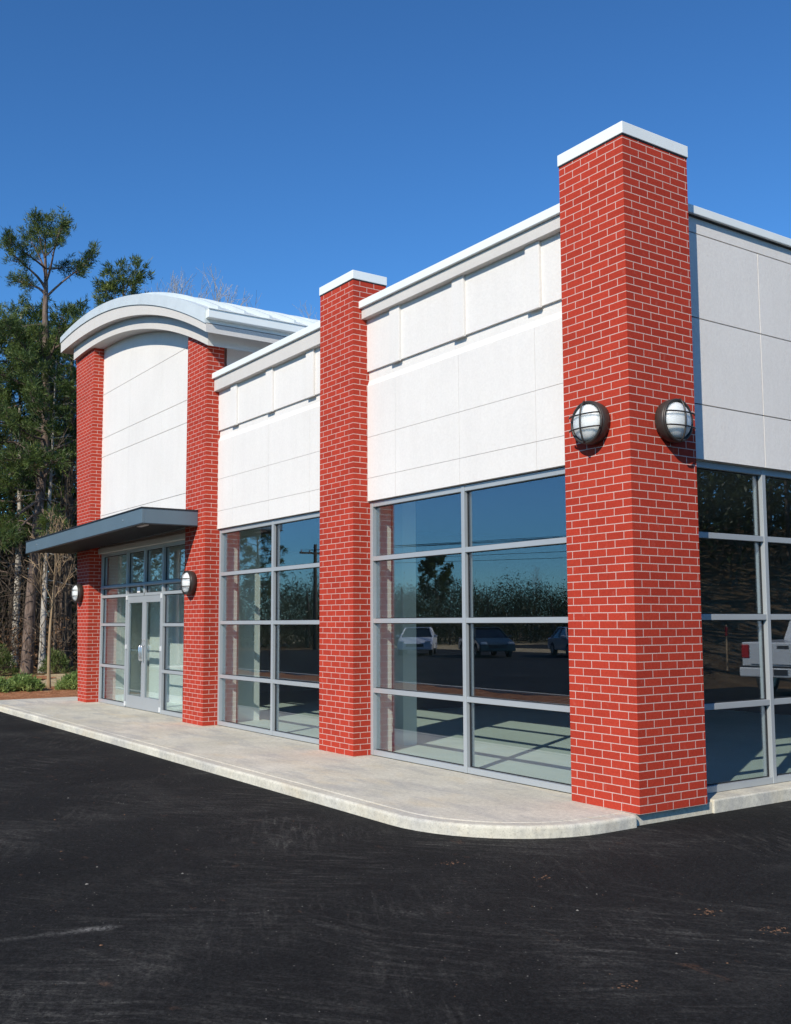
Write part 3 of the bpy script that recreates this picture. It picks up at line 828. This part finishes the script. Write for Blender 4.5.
def bare(h, r, seed, label, group, loc, bark='twig', name='bare_tree', depth=4, spread=.5, first=.35, twig=.006, up=.6, kids=4):
    rng = np.random.default_rng(seed)
    t = empty(name, (0,0,0), label=label, cat='tree', group=group)
    tk, br = MB(), MB()
    pts = trunk(tk, h, r, rng, .015, 12, 8)
    def grow(p0, d, ln, rad, lev):
        p1 = p0 + d*ln; q = bend(p0, p1, rng, -.15, 4, .08)
        br.tube(q, [max(twig*.7, rad*(1-.6*k/4)) for k in range(5)], 4 if lev < 2 else 3, cap=False)
        if lev >= depth: return
        for k in range(kids):
            tt = rng.uniform(.35, 1.); i = min(3, int(tt*4)); s0 = q[i].lerp(q[i+1], tt*4-i)
            dd = (d + Vector(rng.normal(size=3))*.55 + Vector((0,0,up*.35))).normalized()
            grow(s0, dd, ln*rng.uniform(.4, .68), max(twig, rad*.5), lev+1)
    nl = 11
    for k in range(nl):
        f = k/(nl-1); z = h*(first + (.96-first)*f); az = k*2.4+rng.uniform(-.4, .4)
        d = Vector((math.cos(az)*spread, math.sin(az)*spread, up+f*.4)).normalized()
        grow(along(pts, h, z), d, h*.26*(1.12-.7*f), r*.36*(1-.5*f), 2)
    tk.build('trunk', M[bark], t, smooth=True, recalc=False); br.build('branches', M[bark], t, recalc=False)
    t.location = loc; t.rotation_euler = (0,0,rng.uniform(0, 6)); return t

# the tall pine left of the shop: limbs as they spread in the photograph
def tall_pine():
    rng = np.random.default_rng(21)
    t = empty('pine_tree', (-30.45, 2.82, G), label='tallest pine tree, its open top reaching highest left of the shop', cat='tree', group='pines at the edge of the wood')
    wd, lv = MB(), Leaves(21)
    def pt(px, py, dep): # across 1 px = .0347 m at the tree's distance
        return RX*((px-26)*.0355) + DX*dep + Vector((0,0,(673-py)*.0352))
    tp = [pt(26,673,0), pt(28,600,0), pt(32,520,.05), pt(37,450,.1), pt(37,400,.05), pt(36,350,0), pt(34,310,0), pt(34,280,0), pt(32,250,.05), pt(31,222,.1)]
    wd.tube(tp, [.23, .175, .16, .15, .14, .13, .10, .075, .045, .012], 10, cap=False)
    Ls = [((35,292),(78,242),.3,.05,13,.5), ((34,276),(58,222),-.5,.05,11,.4), ((33,268),(9,222),.4,.05,11,.35), ((32,250),(44,214),.5,.03,8,.3),
          ((32,250),(24,214),-.3,.03,8,.3), ((34,284),(2,246),-.7,.06,12,.4), ((34,290),(-8,262),.8,.06,11,.4), ((33,262),(52,246),1.2,.04,8,.4),
          ((33,262),(14,250),-1.3,.04,8,.4), ((32,240),(33,210),0,.03,7,.1),
          ((36,322),(-2,333),-.6,.05,9,.5), ((36,340),(-10,318),.9,.05,10,.5),
          ((37,352),(84,306),.4,.06,15,.4), ((37,362),(66,318),-.9,.05,12,.35), ((37,372),(-4,340),.8,.06,15,.35), ((37,376),(12,330),-1.2,.05,13,.35),
          ((37,392),(72,360),1.2,.05,13,.3), ((37,398),(-14,372),-1.,.06,15,.3), ((37,410),(80,392),-.6,.06,14,.35), ((37,420),(8,398),1.4,.05,12,.3),
          ((37,434),(-12,420),-1.6,.06,13,.35), ((37,445),(78,440),.9,.06,13,.35), ((37,452),(20,470),-1.5,.05,10,.4), ((36,470),(70,468),-1.2,.05,11,.4),
          ((37,390),(30,372),-1.6,.05,13,.2), ((37,415),(50,405),-1.8,.05,13,.2), ((37,440),(28,432),-2.0,.05,13,.2), ((36,478),(48,470),-1.9,.05,12,.25), ((37,360),(46,342),-1.2,.04,11,.2), ((36,490),(4,492),-1.5,.05,13,.3), ((36,500),(-6,540),-1.2,.07,15,.45), ((36,505),(66,540),-1.3,.06,13,.5), ((35,512),(30,548),-1.9,.05,11,.5)]
    for (a, b_, dep, r, n, st) in Ls:
        limb(wd, lv, pt(*a, 0), pt(*b_, dep*1.4), r, rng, int(n*1.45), st, .58, .25, 22, .21, .023, 3)
    for a, b_, dep in (((36,470),(2,440),.5), ((36,480),(60,452),-.4), ((35,530),(8,520),.5), ((36,405),(60,420),.4), ((36,455),(90,430),.6)):
        q = bend(pt(*a, 0), pt(*b_, dep), rng, -.4, 6, .1); wd.tube(q, [.06,.05,.042,.035,.028,.02,.01], 5, cap=False)
    wd.build('trunk', M['pine_bark'], t, smooth=True, recalc=False); lv.build('crown', M['needle'], t)
tall_pine()

GP = 'pines at the edge of the wood'
def rep(src, loc, rz, s, label=None):
    o = copy_tree(src); o.location = loc; o.rotation_euler = (0,0,rz); o.scale = (s,s,s)
    if label: o['label'] = label
    return o
pA = pine(15.9, .18, .52, 1.6, 30, 31, 'pine tree with a small rounded top showing just above the curved roof', GP, (-33.6,7.1,G), .6, dens=1.3)
pB = pine(12.6, .24, .38, 3.1, 30, 32, 'broad dark pine tree crowding the left edge behind the tall pine', GP, (-33.6,2.2,G), 2., dens=1.4)
wood_label = 'dark green pine standing among many others in the wood'
for (x, y, rz, s, src) in ((-36.5,5.6,1,.86,pB), (-38.2,8.2,2.6,.90,pA), (-35.4,-1.5,4,1.0,pB), (-40,2.5,.4,.95,pB), (-42.5,6.5,3,.98,pA), (-38.5,-4.5,5,.95,pA), (-34.2,5.25,4.4,1.08,pB), (-44,11,1.4,.92,pB),
                          (-36,11.5,2.1,.85,pB), (-41,-9,3.3,1.05,pB), (-35,-9.5,.2,.9,pA), (-40,17,.9,.85,pB), (-47,3.5,.8,1.06,pB), (-46,-3,1.9,1.,pA)):
    rep(src, (x, y, G), rz, s, wood_label)
GT = 'trunks at the edge of the wood'
tA = pine(14, .15, .62, 2.0, 18, 41, 'slim pale grey trunk just left of the tall pine trunk', GT, (-34.9,3.50,G), 0, 'pale_bark', dead=8)
rep(tA, (-30.3,3.30,G), 2.2, .80, 'slim pale grey trunk between the tall pine and the young bare tree')
BG = 'bare trees in the wood'
bA = bare(10.5, .10, 51, 'thin leafless tree among the pines at the edge of the wood', BG, (-30.5,4.1,G), 'dark_bark', depth=4, first=.45)
bl = 'thin leafless tree among the pines at the edge of the wood'
for i, (x, y, s) in enumerate(((-31.8,4.6,.9), (-33.2,4.9,1.), (-30.2,3.7,.7), (-35,4.4,1.1), (-37,3.8,1.), (-36.2,7.4,1.), (-31.5,.6,.8), (-39,6.,1.1), (-33.4,8.8,.9), (-38,1.,1.))):
    rep(bA, (x, y, G), i*1.7, s, bl)
hB = bare(18.6, .15, 61, 'tall leafless tree whose top shows over the curved roof', 'leafless treetops above the roof', (-45,15.3,G), 'pale_bark', depth=4, first=.5, spread=.3, twig=.009, up=1.)
for i, (x, y, s) in enumerate(((-45.2,13.6,1.0), (-46.2,14.6,1.04), (-45.5,16.5,1.05), (-44.6,17.6,.98), (-46.5,18.6,.93), (-45,22.3,.99), (-47,14.4,.97), (-46,23.3,.93))):
    rep(hB, (x, y, G), i*2.1+1, s)

# the depth of the wood, one mass
def woods(name, label, box, nleaf, nst, seed, lo, hi, size, group=None, trunks=60, mats=('needle_far','dark_bark'), low=.06):
    rng = np.random.default_rng(seed); x0, x1, y0, y1 = box
    lv, wd = Leaves(seed), MB()
    nc = nleaf//40
    for k in range(nc):
        x, y = rng.uniform(x0, x1), rng.uniform(y0, y1)
        t = rng.uniform()**.8
        z = G + (lo + (hi*(.78+.12*math.sin(x*.9)*math.cos(y*.7)+.10*math.sin(y*.31+x*.17))-lo)*t) if rng.uniform() > low else G+rng.uniform(.1, 1.2)
        lv.tuft((x, y, z), rng.normal(size=3)*.4, 40, size, size*.22, 1., size*1.6)
    for k in range(trunks):
        x, y = rng.uniform(x0, x1), rng.uniform(y0, y1); h = hi*rng.uniform(.6, .95); r = rng.uniform(.05, .17)
        wd.tube([(x,y,G-.1),(x+rng.uniform(-.2,.2),y+rng.uniform(-.2,.2),h*.5),(x+rng.uniform(-.4,.4),y,h)], [r,r*.8,r*.3], 6, cap=False)
    for k in range(nst):
        x, y, z = rng.uniform(x0, x1), rng.uniform(y0, y1), G+rng.uniform(0, 4.5)
        d = Vector(rng.normal(size=3)) + Vector((0,0,.9)); d.normalize(); ln = rng.uniform(.6, 2.2)
        wd.tube([(x,y,z), Vector((x,y,z))+d*ln*.5+Vector(rng.normal(size=3))*.06, Vector((x,y,z))+d*ln], [.016,.012,.005], 3, cap=False)
    o = lv.build(name, M[mats[0]], None); b2 = wd.build('branches', M[mats[1]], o, recalc=False)
    tag(o, label, 'woods', group, 'stuff'); return o
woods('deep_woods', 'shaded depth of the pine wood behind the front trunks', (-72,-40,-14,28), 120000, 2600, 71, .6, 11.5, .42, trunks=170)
woods('deep_woods', 'dark foliage added low between the trunks for the shade of the wood', (-50,-37.5,-10,20), 60000, 0, 77, .3, 7.5, .3, trunks=40)  # extra dark foliage, added so the gaps between trunks read as shade
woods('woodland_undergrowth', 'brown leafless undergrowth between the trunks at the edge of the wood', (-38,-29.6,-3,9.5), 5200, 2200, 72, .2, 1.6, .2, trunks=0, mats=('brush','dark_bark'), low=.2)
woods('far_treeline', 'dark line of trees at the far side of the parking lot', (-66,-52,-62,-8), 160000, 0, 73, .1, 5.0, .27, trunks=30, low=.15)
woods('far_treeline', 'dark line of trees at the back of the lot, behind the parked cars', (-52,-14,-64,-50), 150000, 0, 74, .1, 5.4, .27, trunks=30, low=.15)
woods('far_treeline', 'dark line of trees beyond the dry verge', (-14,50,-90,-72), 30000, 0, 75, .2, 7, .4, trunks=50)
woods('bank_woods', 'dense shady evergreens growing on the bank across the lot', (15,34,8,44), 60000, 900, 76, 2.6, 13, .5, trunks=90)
# trees across the lot that show in the window reflections
RG = 'trees across the parking lot'
rp = pine(10.9, .25, .42, 3.4, 34, 81, 'lone tall pine reflected in the big front windows', RG, (-113,-81.5,G), .5, dens=1.6, tl=.32, tw=.05, dead=2)
rep(pB, (-47,-19.4,G), 1., .62, 'small pine across the lot reflected beside the second brick pillar')
rep(hB, (-104,-93,G), 2.5, .48, 'leafless tree across the lot reflected in the window by the corner pillar')

# planting: young tree, juniper shrubs
bare(4.2, .048, 91, 'young bare tree with a slender tan trunk in the mulch bed', None, (-20.54,.82,-.04), 'sapling_bark', 'young_tree', 4, .5, .42, .009, .9, 4)
def shrub(loc, rx, ry, h, n, seed, label, leafm='juniper', name='juniper_shrub', group='low junipers in the mulch bed', cat='shrub', ln=.13):
    rng = np.random.default_rng(seed); t = empty(name, loc, label=label, cat=cat, group=group); lv, wd = Leaves(seed), MB()
    for k in range(n):
        a, q = rng.uniform(0, 6.28), math.sqrt(rng.uniform(0, 1)); x, y = math.cos(a)*rx*q, math.sin(a)*ry*q
        z = h*(1-q**2.2)*rng.uniform(.55, 1.1)+.03
        d = Vector((x*.9/rx, y*.9/ry, .6)).normalized()
        wd.tube([(x*.15,y*.15,0),(x*.6,y*.6,z*.75),(x,y,z)], [.012,.008,.003], 3, cap=False)
        lv.tuft((x,y,z), d, 16, ln, .02, .8, .035)
        lv.tuft((x*.82,y*.82,z*.8), d, 12, ln, .02, .9, .04)
    lv.build('foliage', M[leafm], t); wd.build('stems', M['twig'], t, recalc=False); return t
shrub((-20.0,-.62,-.03), .55, .40, .26, 110, 101, 'low spreading juniper at the front of the mulch bed')
shrub((-20.1,.05,-.03), .5, .5, .30, 130, 102, 'low juniper in the bed just left of the young tree')
shrub((-19.8,1.32,-.03), .55, .5, .34, 140, 103, 'low juniper in the bed beside the far entrance pillar')
shrub((-21.2,-1.0,-.03), .45, .35, .26, 90, 104, 'small juniper beside the kerb at the left end of the bed')
shrub((-24.6,.15,-.03), .35, .35, .95, 80, 105, 'reddish green shrub in the second mulch bed', 'brush', 'garden_shrub', None)
shrub((-26.6,-.25,-.03), .7, .6, 1.25, 170, 106, 'dark green holly shrub at the far left of the beds', 'holly', 'holly_shrub', None)
shrub((-29.3,1.7,-.05), .5, .5, .85, 90, 107, 'small evergreen shrub at the foot of the tall pine', 'holly', 'wild_shrub', 'wild shrubs at the wood edge')
shrub((-29.0,3.4,-.05), .55, .5, .7, 90, 108, 'small evergreen shrub right of the pale trunk at the wood edge', 'holly', 'wild_shrub', 'wild shrubs at the wood edge')

# loose leaves and clay crumbs on the asphalt
CLAY = [(2.408, -1.597), (2.427, -1.506), (2.322, -1.622), (1.947, -1.574), (0.105, -2.097), (2.535, -2.896), (2.358, -3.194), (1.714, -0.962), (-0.425, -2.073), (0.792, -1.815), (-0.135, -4.731)]
rng = np.random.default_rng(111); b = MB()
for k in range(520):
    x, y = rng.uniform(-9, 5), rng.uniform(-6.0, -1.75)
    if k > 400: x, y = rng.uniform(.3, 5), rng.uniform(-3, 5)
    n = 5; s_ = rng.uniform(.002, .0055)*(2.6 if rng.uniform() < .05 else 1); a0 = rng.uniform(0, 6.28)
    b.add([(x+math.cos(a0+6.28*i/n)*s_*rng.uniform(.6,1.3), y+math.sin(a0+6.28*i/n)*s_*rng.uniform(.6,1.3), G+.003) for i in range(n)] + [(x, y, G+.004+s_*.45)], [(i, (i+1) % n, n) for i in range(n)], 0 if rng.uniform() < .4 else 1)
for cx_, cy_ in (CLAY[0], CLAY[1], CLAY[3], CLAY[4], CLAY[5], CLAY[9]):
    for q in range(int(rng.integers(14, 46))):
        x, y = cx_+rng.normal()*.03, cy_+rng.normal()*.045; s_ = rng.uniform(.002, .010); a0 = rng.uniform(0, 6.28)
        b.add([(x+math.cos(a0+6.28*i/5)*s_*rng.uniform(.6,1.3), y+math.sin(a0+6.28*i/5)*s_*rng.uniform(.6,1.3), G+.003) for i in range(5)] + [(x, y, G+.004+s_*.25)], [(i, (i+1) % 5, 5) for i in range(5)], 0)
tag(b.build('gravel_crumbs', [simple('tan_clay', (.15,.082,.048), .95, 0, .4, 40), simple('grey_grit', (.22,.21,.19), .95)], None), 'scattered grit and clay crumbs on the black asphalt', 'debris', None, 'stuff')

# ------------------------------------------------------------------ vehicles across the lot (seen in the window reflections)
def paint(name, c):
    m, nt, out = mat(name); p = pbsdf(nt, out, c, .35); p.inputs['Coat Weight'].default_value = .35; p.inputs['Coat Roughness'].default_value = .06; return m
M['tyre'] = simple('tyre_rubber', (.02,.02,.02), .85); M['rim'] = simple('alloy_rim', (.5,.51,.52), .35, .7)
M['plast'] = simple('black_plastic', (.02,.02,.022), .5); M['red_lens'] = simple('red_lamp_lens', (.35,.01,.012), .2); M['clear_lens'] = simple('clear_lamp_lens', (.7,.72,.72), .12)
def wheel(t, x, y, r, wdt=.21):
    b = MB(); b.lathe([(r*.62,-wdt/2),(r*.93,-wdt/2),(r,-wdt*.35),(r,wdt*.35),(r*.93,wdt/2),(r*.62,wdt/2)], 28)
    w_ = b.build('wheel', M['tyre'], t, (x, y, r), smooth=True)
    b = MB(); b.lathe([(0,-wdt*.46),(r*.2,-wdt*.47),(r*.55,-wdt*.38),(r*.63,-wdt*.48),(r*.63,wdt*.48),(r*.55,wdt*.38),(r*.2,wdt*.47),(0,wdt*.46)], 20)
    b.build('rim', M['rim'], w_, smooth=True)
def car(label, colr, loc, rz, suv=False):
    t = empty('parked_car', (0,0,0), label=label, cat='car', group='cars parked across the lot')
    hw, L2 = .88, 2.25; top = 1.68 if suv else 1.42; belt = .98 if suv else .88
    prof = [(-L2,.30),(-L2-.02,.62),(-L2+.05,belt-.02),(-1.0,belt+.04),(.8,belt+.06),(1.25,belt+.03),(L2-.3,belt-.16),(L2,.62),(L2+.02,.30)]
    # wheel arches cut into the sill line
    low = []
    for cx_ in (1.38, -1.38):
        low += [(cx_+.40*math.cos(a), .30+.36*math.sin(a)) for a in np.linspace(0, math.pi, 9)]
    b = MB(); b.prism_y(prof + low, -hw, hw); b.build('body', paint('paint_'+str(len(M))+label[:4], colr), t, bevel=.045, segs=2); 
    pm = bpy.data.materials[-1] if False else t.children[0].data.materials[0]
    # cabin, narrower at the roof
    x = (-1.75 if suv else -1.55, -1.35 if suv else -.95, .25, 1.05)
    b = MB(); z0 = belt+.04; a, c = hw-.05, hw-.25
    b.add([(x[0],-a,z0),(x[3],-a,z0),(x[3],a,z0),(x[0],a,z0),(x[1],-c,top-.05),(x[2],-c,top-.05),(x[2],c,top-.05),(x[1],c,top-.05)], [(0,1,5,4),(1,2,6,5),(2,3,7,6),(3,0,4,7),(4,5,6,7)])
    b.build('windows', M['carglass'], t, bevel=.03)
    b = MB(); b.box(x[1]-.06, x[2]+.06, -c-.03, c+.03, top-.052, top)
    b.build('roof', pm, t, bevel=.03)
    for sy in (-1, 1):
        for qa, qb in ((x[0], x[1]), (x[3], x[2]), (-.35, -.4)):
            b = MB(); b.tube([(qa,sy*a,z0),(qb,sy*(c+.01),top-.04)], .045, 6); b.build('window_pillar', pm, t)
        b = MB(); b.box(L2-.12, L2+.01, sy*.52, sy*.82, .62, .74); b.build('headlight', M['clear_lens'], t, bevel=.02)
        b = MB(); b.box(-L2-.01, -L2+.1, sy*.58, sy*.84, .72, .88); b.build('taillight', M['red_lens'], t, bevel=.02)
        b = MB(); b.box(.82, 1.0, sy*(hw+.02), sy*(hw+.20), belt+.02, belt+.16); b.build('mirror', pm, t, bevel=.03)
        for cx_ in (1.38, -1.38): wheel(t, cx_, sy*(hw-.1), .33)
    b = MB(); b.box(L2-.03, L2+.025, -.45, .45, .45, .60); b.build('grille', M['plast'], t, bevel=.01)
    t.location = loc; t.rotation_euler = (0,0,rz); return t
for lab, c_, x, y, a_ in (('dark green car parked nearest across the planting island', (.03,.045,.038), -33.0, -24.9, 25), ('silver car parked next to the dark green car', (.42,.43,.44), -29.9, -28.1, 28),
                  ('bright red car in the far row of parked cars', (.36,.012,.014), -26.8, -30.5, 150), ('charcoal car parked at the near end of the row', (.03,.034,.04), -23.5, -28.9, 160),
                  ('white car at the far end of the parked row, reflected left of the window mullion', (.7,.7,.7), -37.5, -24.0, 40)):
    car(lab, c_, (x, y, G), R(a_))

def pickup(loc, rz):
    t = empty('pickup_truck', (0,0,0), label='white pickup truck parked facing the wooded bank', cat='pickup truck'); pm = paint('white_truck_paint', (.56,.58,.575)); hw = .97
    b = MB()
    prof = [(-2.7,.55),(-2.7,1.22),(-.55,1.25),(-.55,1.22),(1.0,1.22),(1.15,1.2),(2.65,1.05),(2.75,.6),(2.7,.45)]
    low = []
    for cx_ in (1.75, -1.65): low += [(cx_+.48*math.cos(a), .50+.42*math.sin(a)) for a in np.linspace(0, math.pi, 9)]
    b.prism_y(prof+low, -hw, hw); b.build('body', pm, t, bevel=.05)
    b = MB(); a, c, z0, z1 = hw-.06, hw-.24, 1.22, 1.86
    b.add([(-.55,-a,z0),(1.15,-a,z0),(1.15,a,z0),(-.55,a,z0),(-.42,-c,z1),(.45,-c,z1),(.45,c,z1),(-.42,c,z1)], [(0,1,5,4),(1,2,6,5),(2,3,7,6),(3,0,4,7),(4,5,6,7)])
    b.build('cab', pm, t, bevel=.05)
    b = MB(); b.add([(-.545,-.62,1.33),(-.545,.62,1.33),(-.455,.55,1.75),(-.455,-.55,1.75)], [(0,1,2,3)]); b.v = [(x-.02,y,z) for x,y,z in b.v]; b.build('rear_window', M['carglass'], t)
    for sy in (-1, 1):
        b = MB(); b.add([(-.40,sy*(a-.02),1.30),(.95,sy*(a-.02),1.30),(.42,sy*(c+.035),1.76),(-.34,sy*(c+.035),1.76)], [(0,1,2,3)]); b.v = [(x,y+sy*.03,z) for x,y,z in b.v]; b.build('side_window', M['carglass'], t)
        b = MB(); b.box(-2.725, -2.55, sy*.80, sy*.975, .86, 1.17); b.build('taillight', M['red_lens'], t, bevel=.015)
        for cx_ in (1.75, -1.65): wheel(t, cx_, sy*(hw-.13), .39, .26)
    b = MB(); b.box(-2.735, -2.69, -.78, .78, .72, 1.21); tg = b.build('tailgate', pm, t, bevel=.012)
    b = MB(); b.box(-2.745, -2.733, -.13, .13, 1.08, 1.15); b.build('tailgate_handle', M['plast'], tg)
    b = MB(); b.box(-2.90, -2.70, -.96, .96, .44, .66); bp = b.build('rear_bumper', pm, t, bevel=.03)
    b = MB(); b.box(-2.91, -2.72, -.93, .93, .661, .69); b.build('step_pad', M['plast'], bp)
    b = MB(); b.box(-2.912, -2.899, -.16, .16, .49, .62); b.build('plate_recess', M['plast'], bp)
    t.location = loc; t.rotation_euler = (0,0,rz)
# the truck's tail faces the shop
pickup((7.9,16.2,G), R(78))

# red survey stake on the bank
t = empty('survey_stake', (11.2,16.6,G+.35), label='thin survey stake with red flagging on the wooded bank', cat='stake')
b = MB(); b.box(-.02,.02,-.012,.012,-.3,1.25); b.build('stake', M['sapling_bark'], t)
b = MB(); b.box(-.03,.03,-.02,.02,.95,1.2); b.build('flagging', M['red_lens'], t)

# utility poles and wires across the lot
def pole(loc, h, label):
    t = empty('utility_pole', loc, label=label, cat='utility pole', group='utility poles across the lot')
    b = MB(); b.tube([(0,0,-.5),(0,0,h*.5),(0,0,h)], [.15,.13,.10], 10); b.build('pole', M['dark_bark'], t, smooth=True)
    b = MB(); b.box(-.06,.06,-1.1,1.1,h-.62,h-.5); b.build('crossarm', M['dark_bark'], t)
    for y in (-1.,-.4,.4,1.):
        b = MB(); b.lathe([(0,h-.50),(.04,h-.5),(.055,h-.42),(.03,h-.36),(0,h-.34)], 10, 'z'); b.build('insulator', M['clear_lens'], t, (0,y,0))
    return t
PA, PC = (-49.4,-24.6,G), (30,-47,G)
pole(PA, 6.6, 'wooden utility pole reflected in the window left of the second pillar')
pole(PC, 7.6, 'wooden utility pole at the sunny end of the road')
def wire(a, c, y, z, sag, label):
    b = MB(); pts = [Vector(a).lerp(Vector(c), k/24) + Vector((0,y,z - sag*4*(k/24)*(1-k/24))) for k in range(25)]
    tag(b.build('overhead_wire', None if False else M['seal'], None, recalc=False) if not b.tube(pts, .016, 4) else None, label, 'wire', 'overhead wires across the lot')
for y, z, sag in ((-1.,6.2,.1), (-.4,6.2,.3), (.4,6.2,.2), (1.,6.2,.4), (0.,5.5,.3), (.2,5.3,.5)):
    wire(PA, PC, y, z, sag, 'black overhead wire sagging between the two utility poles across the lot')
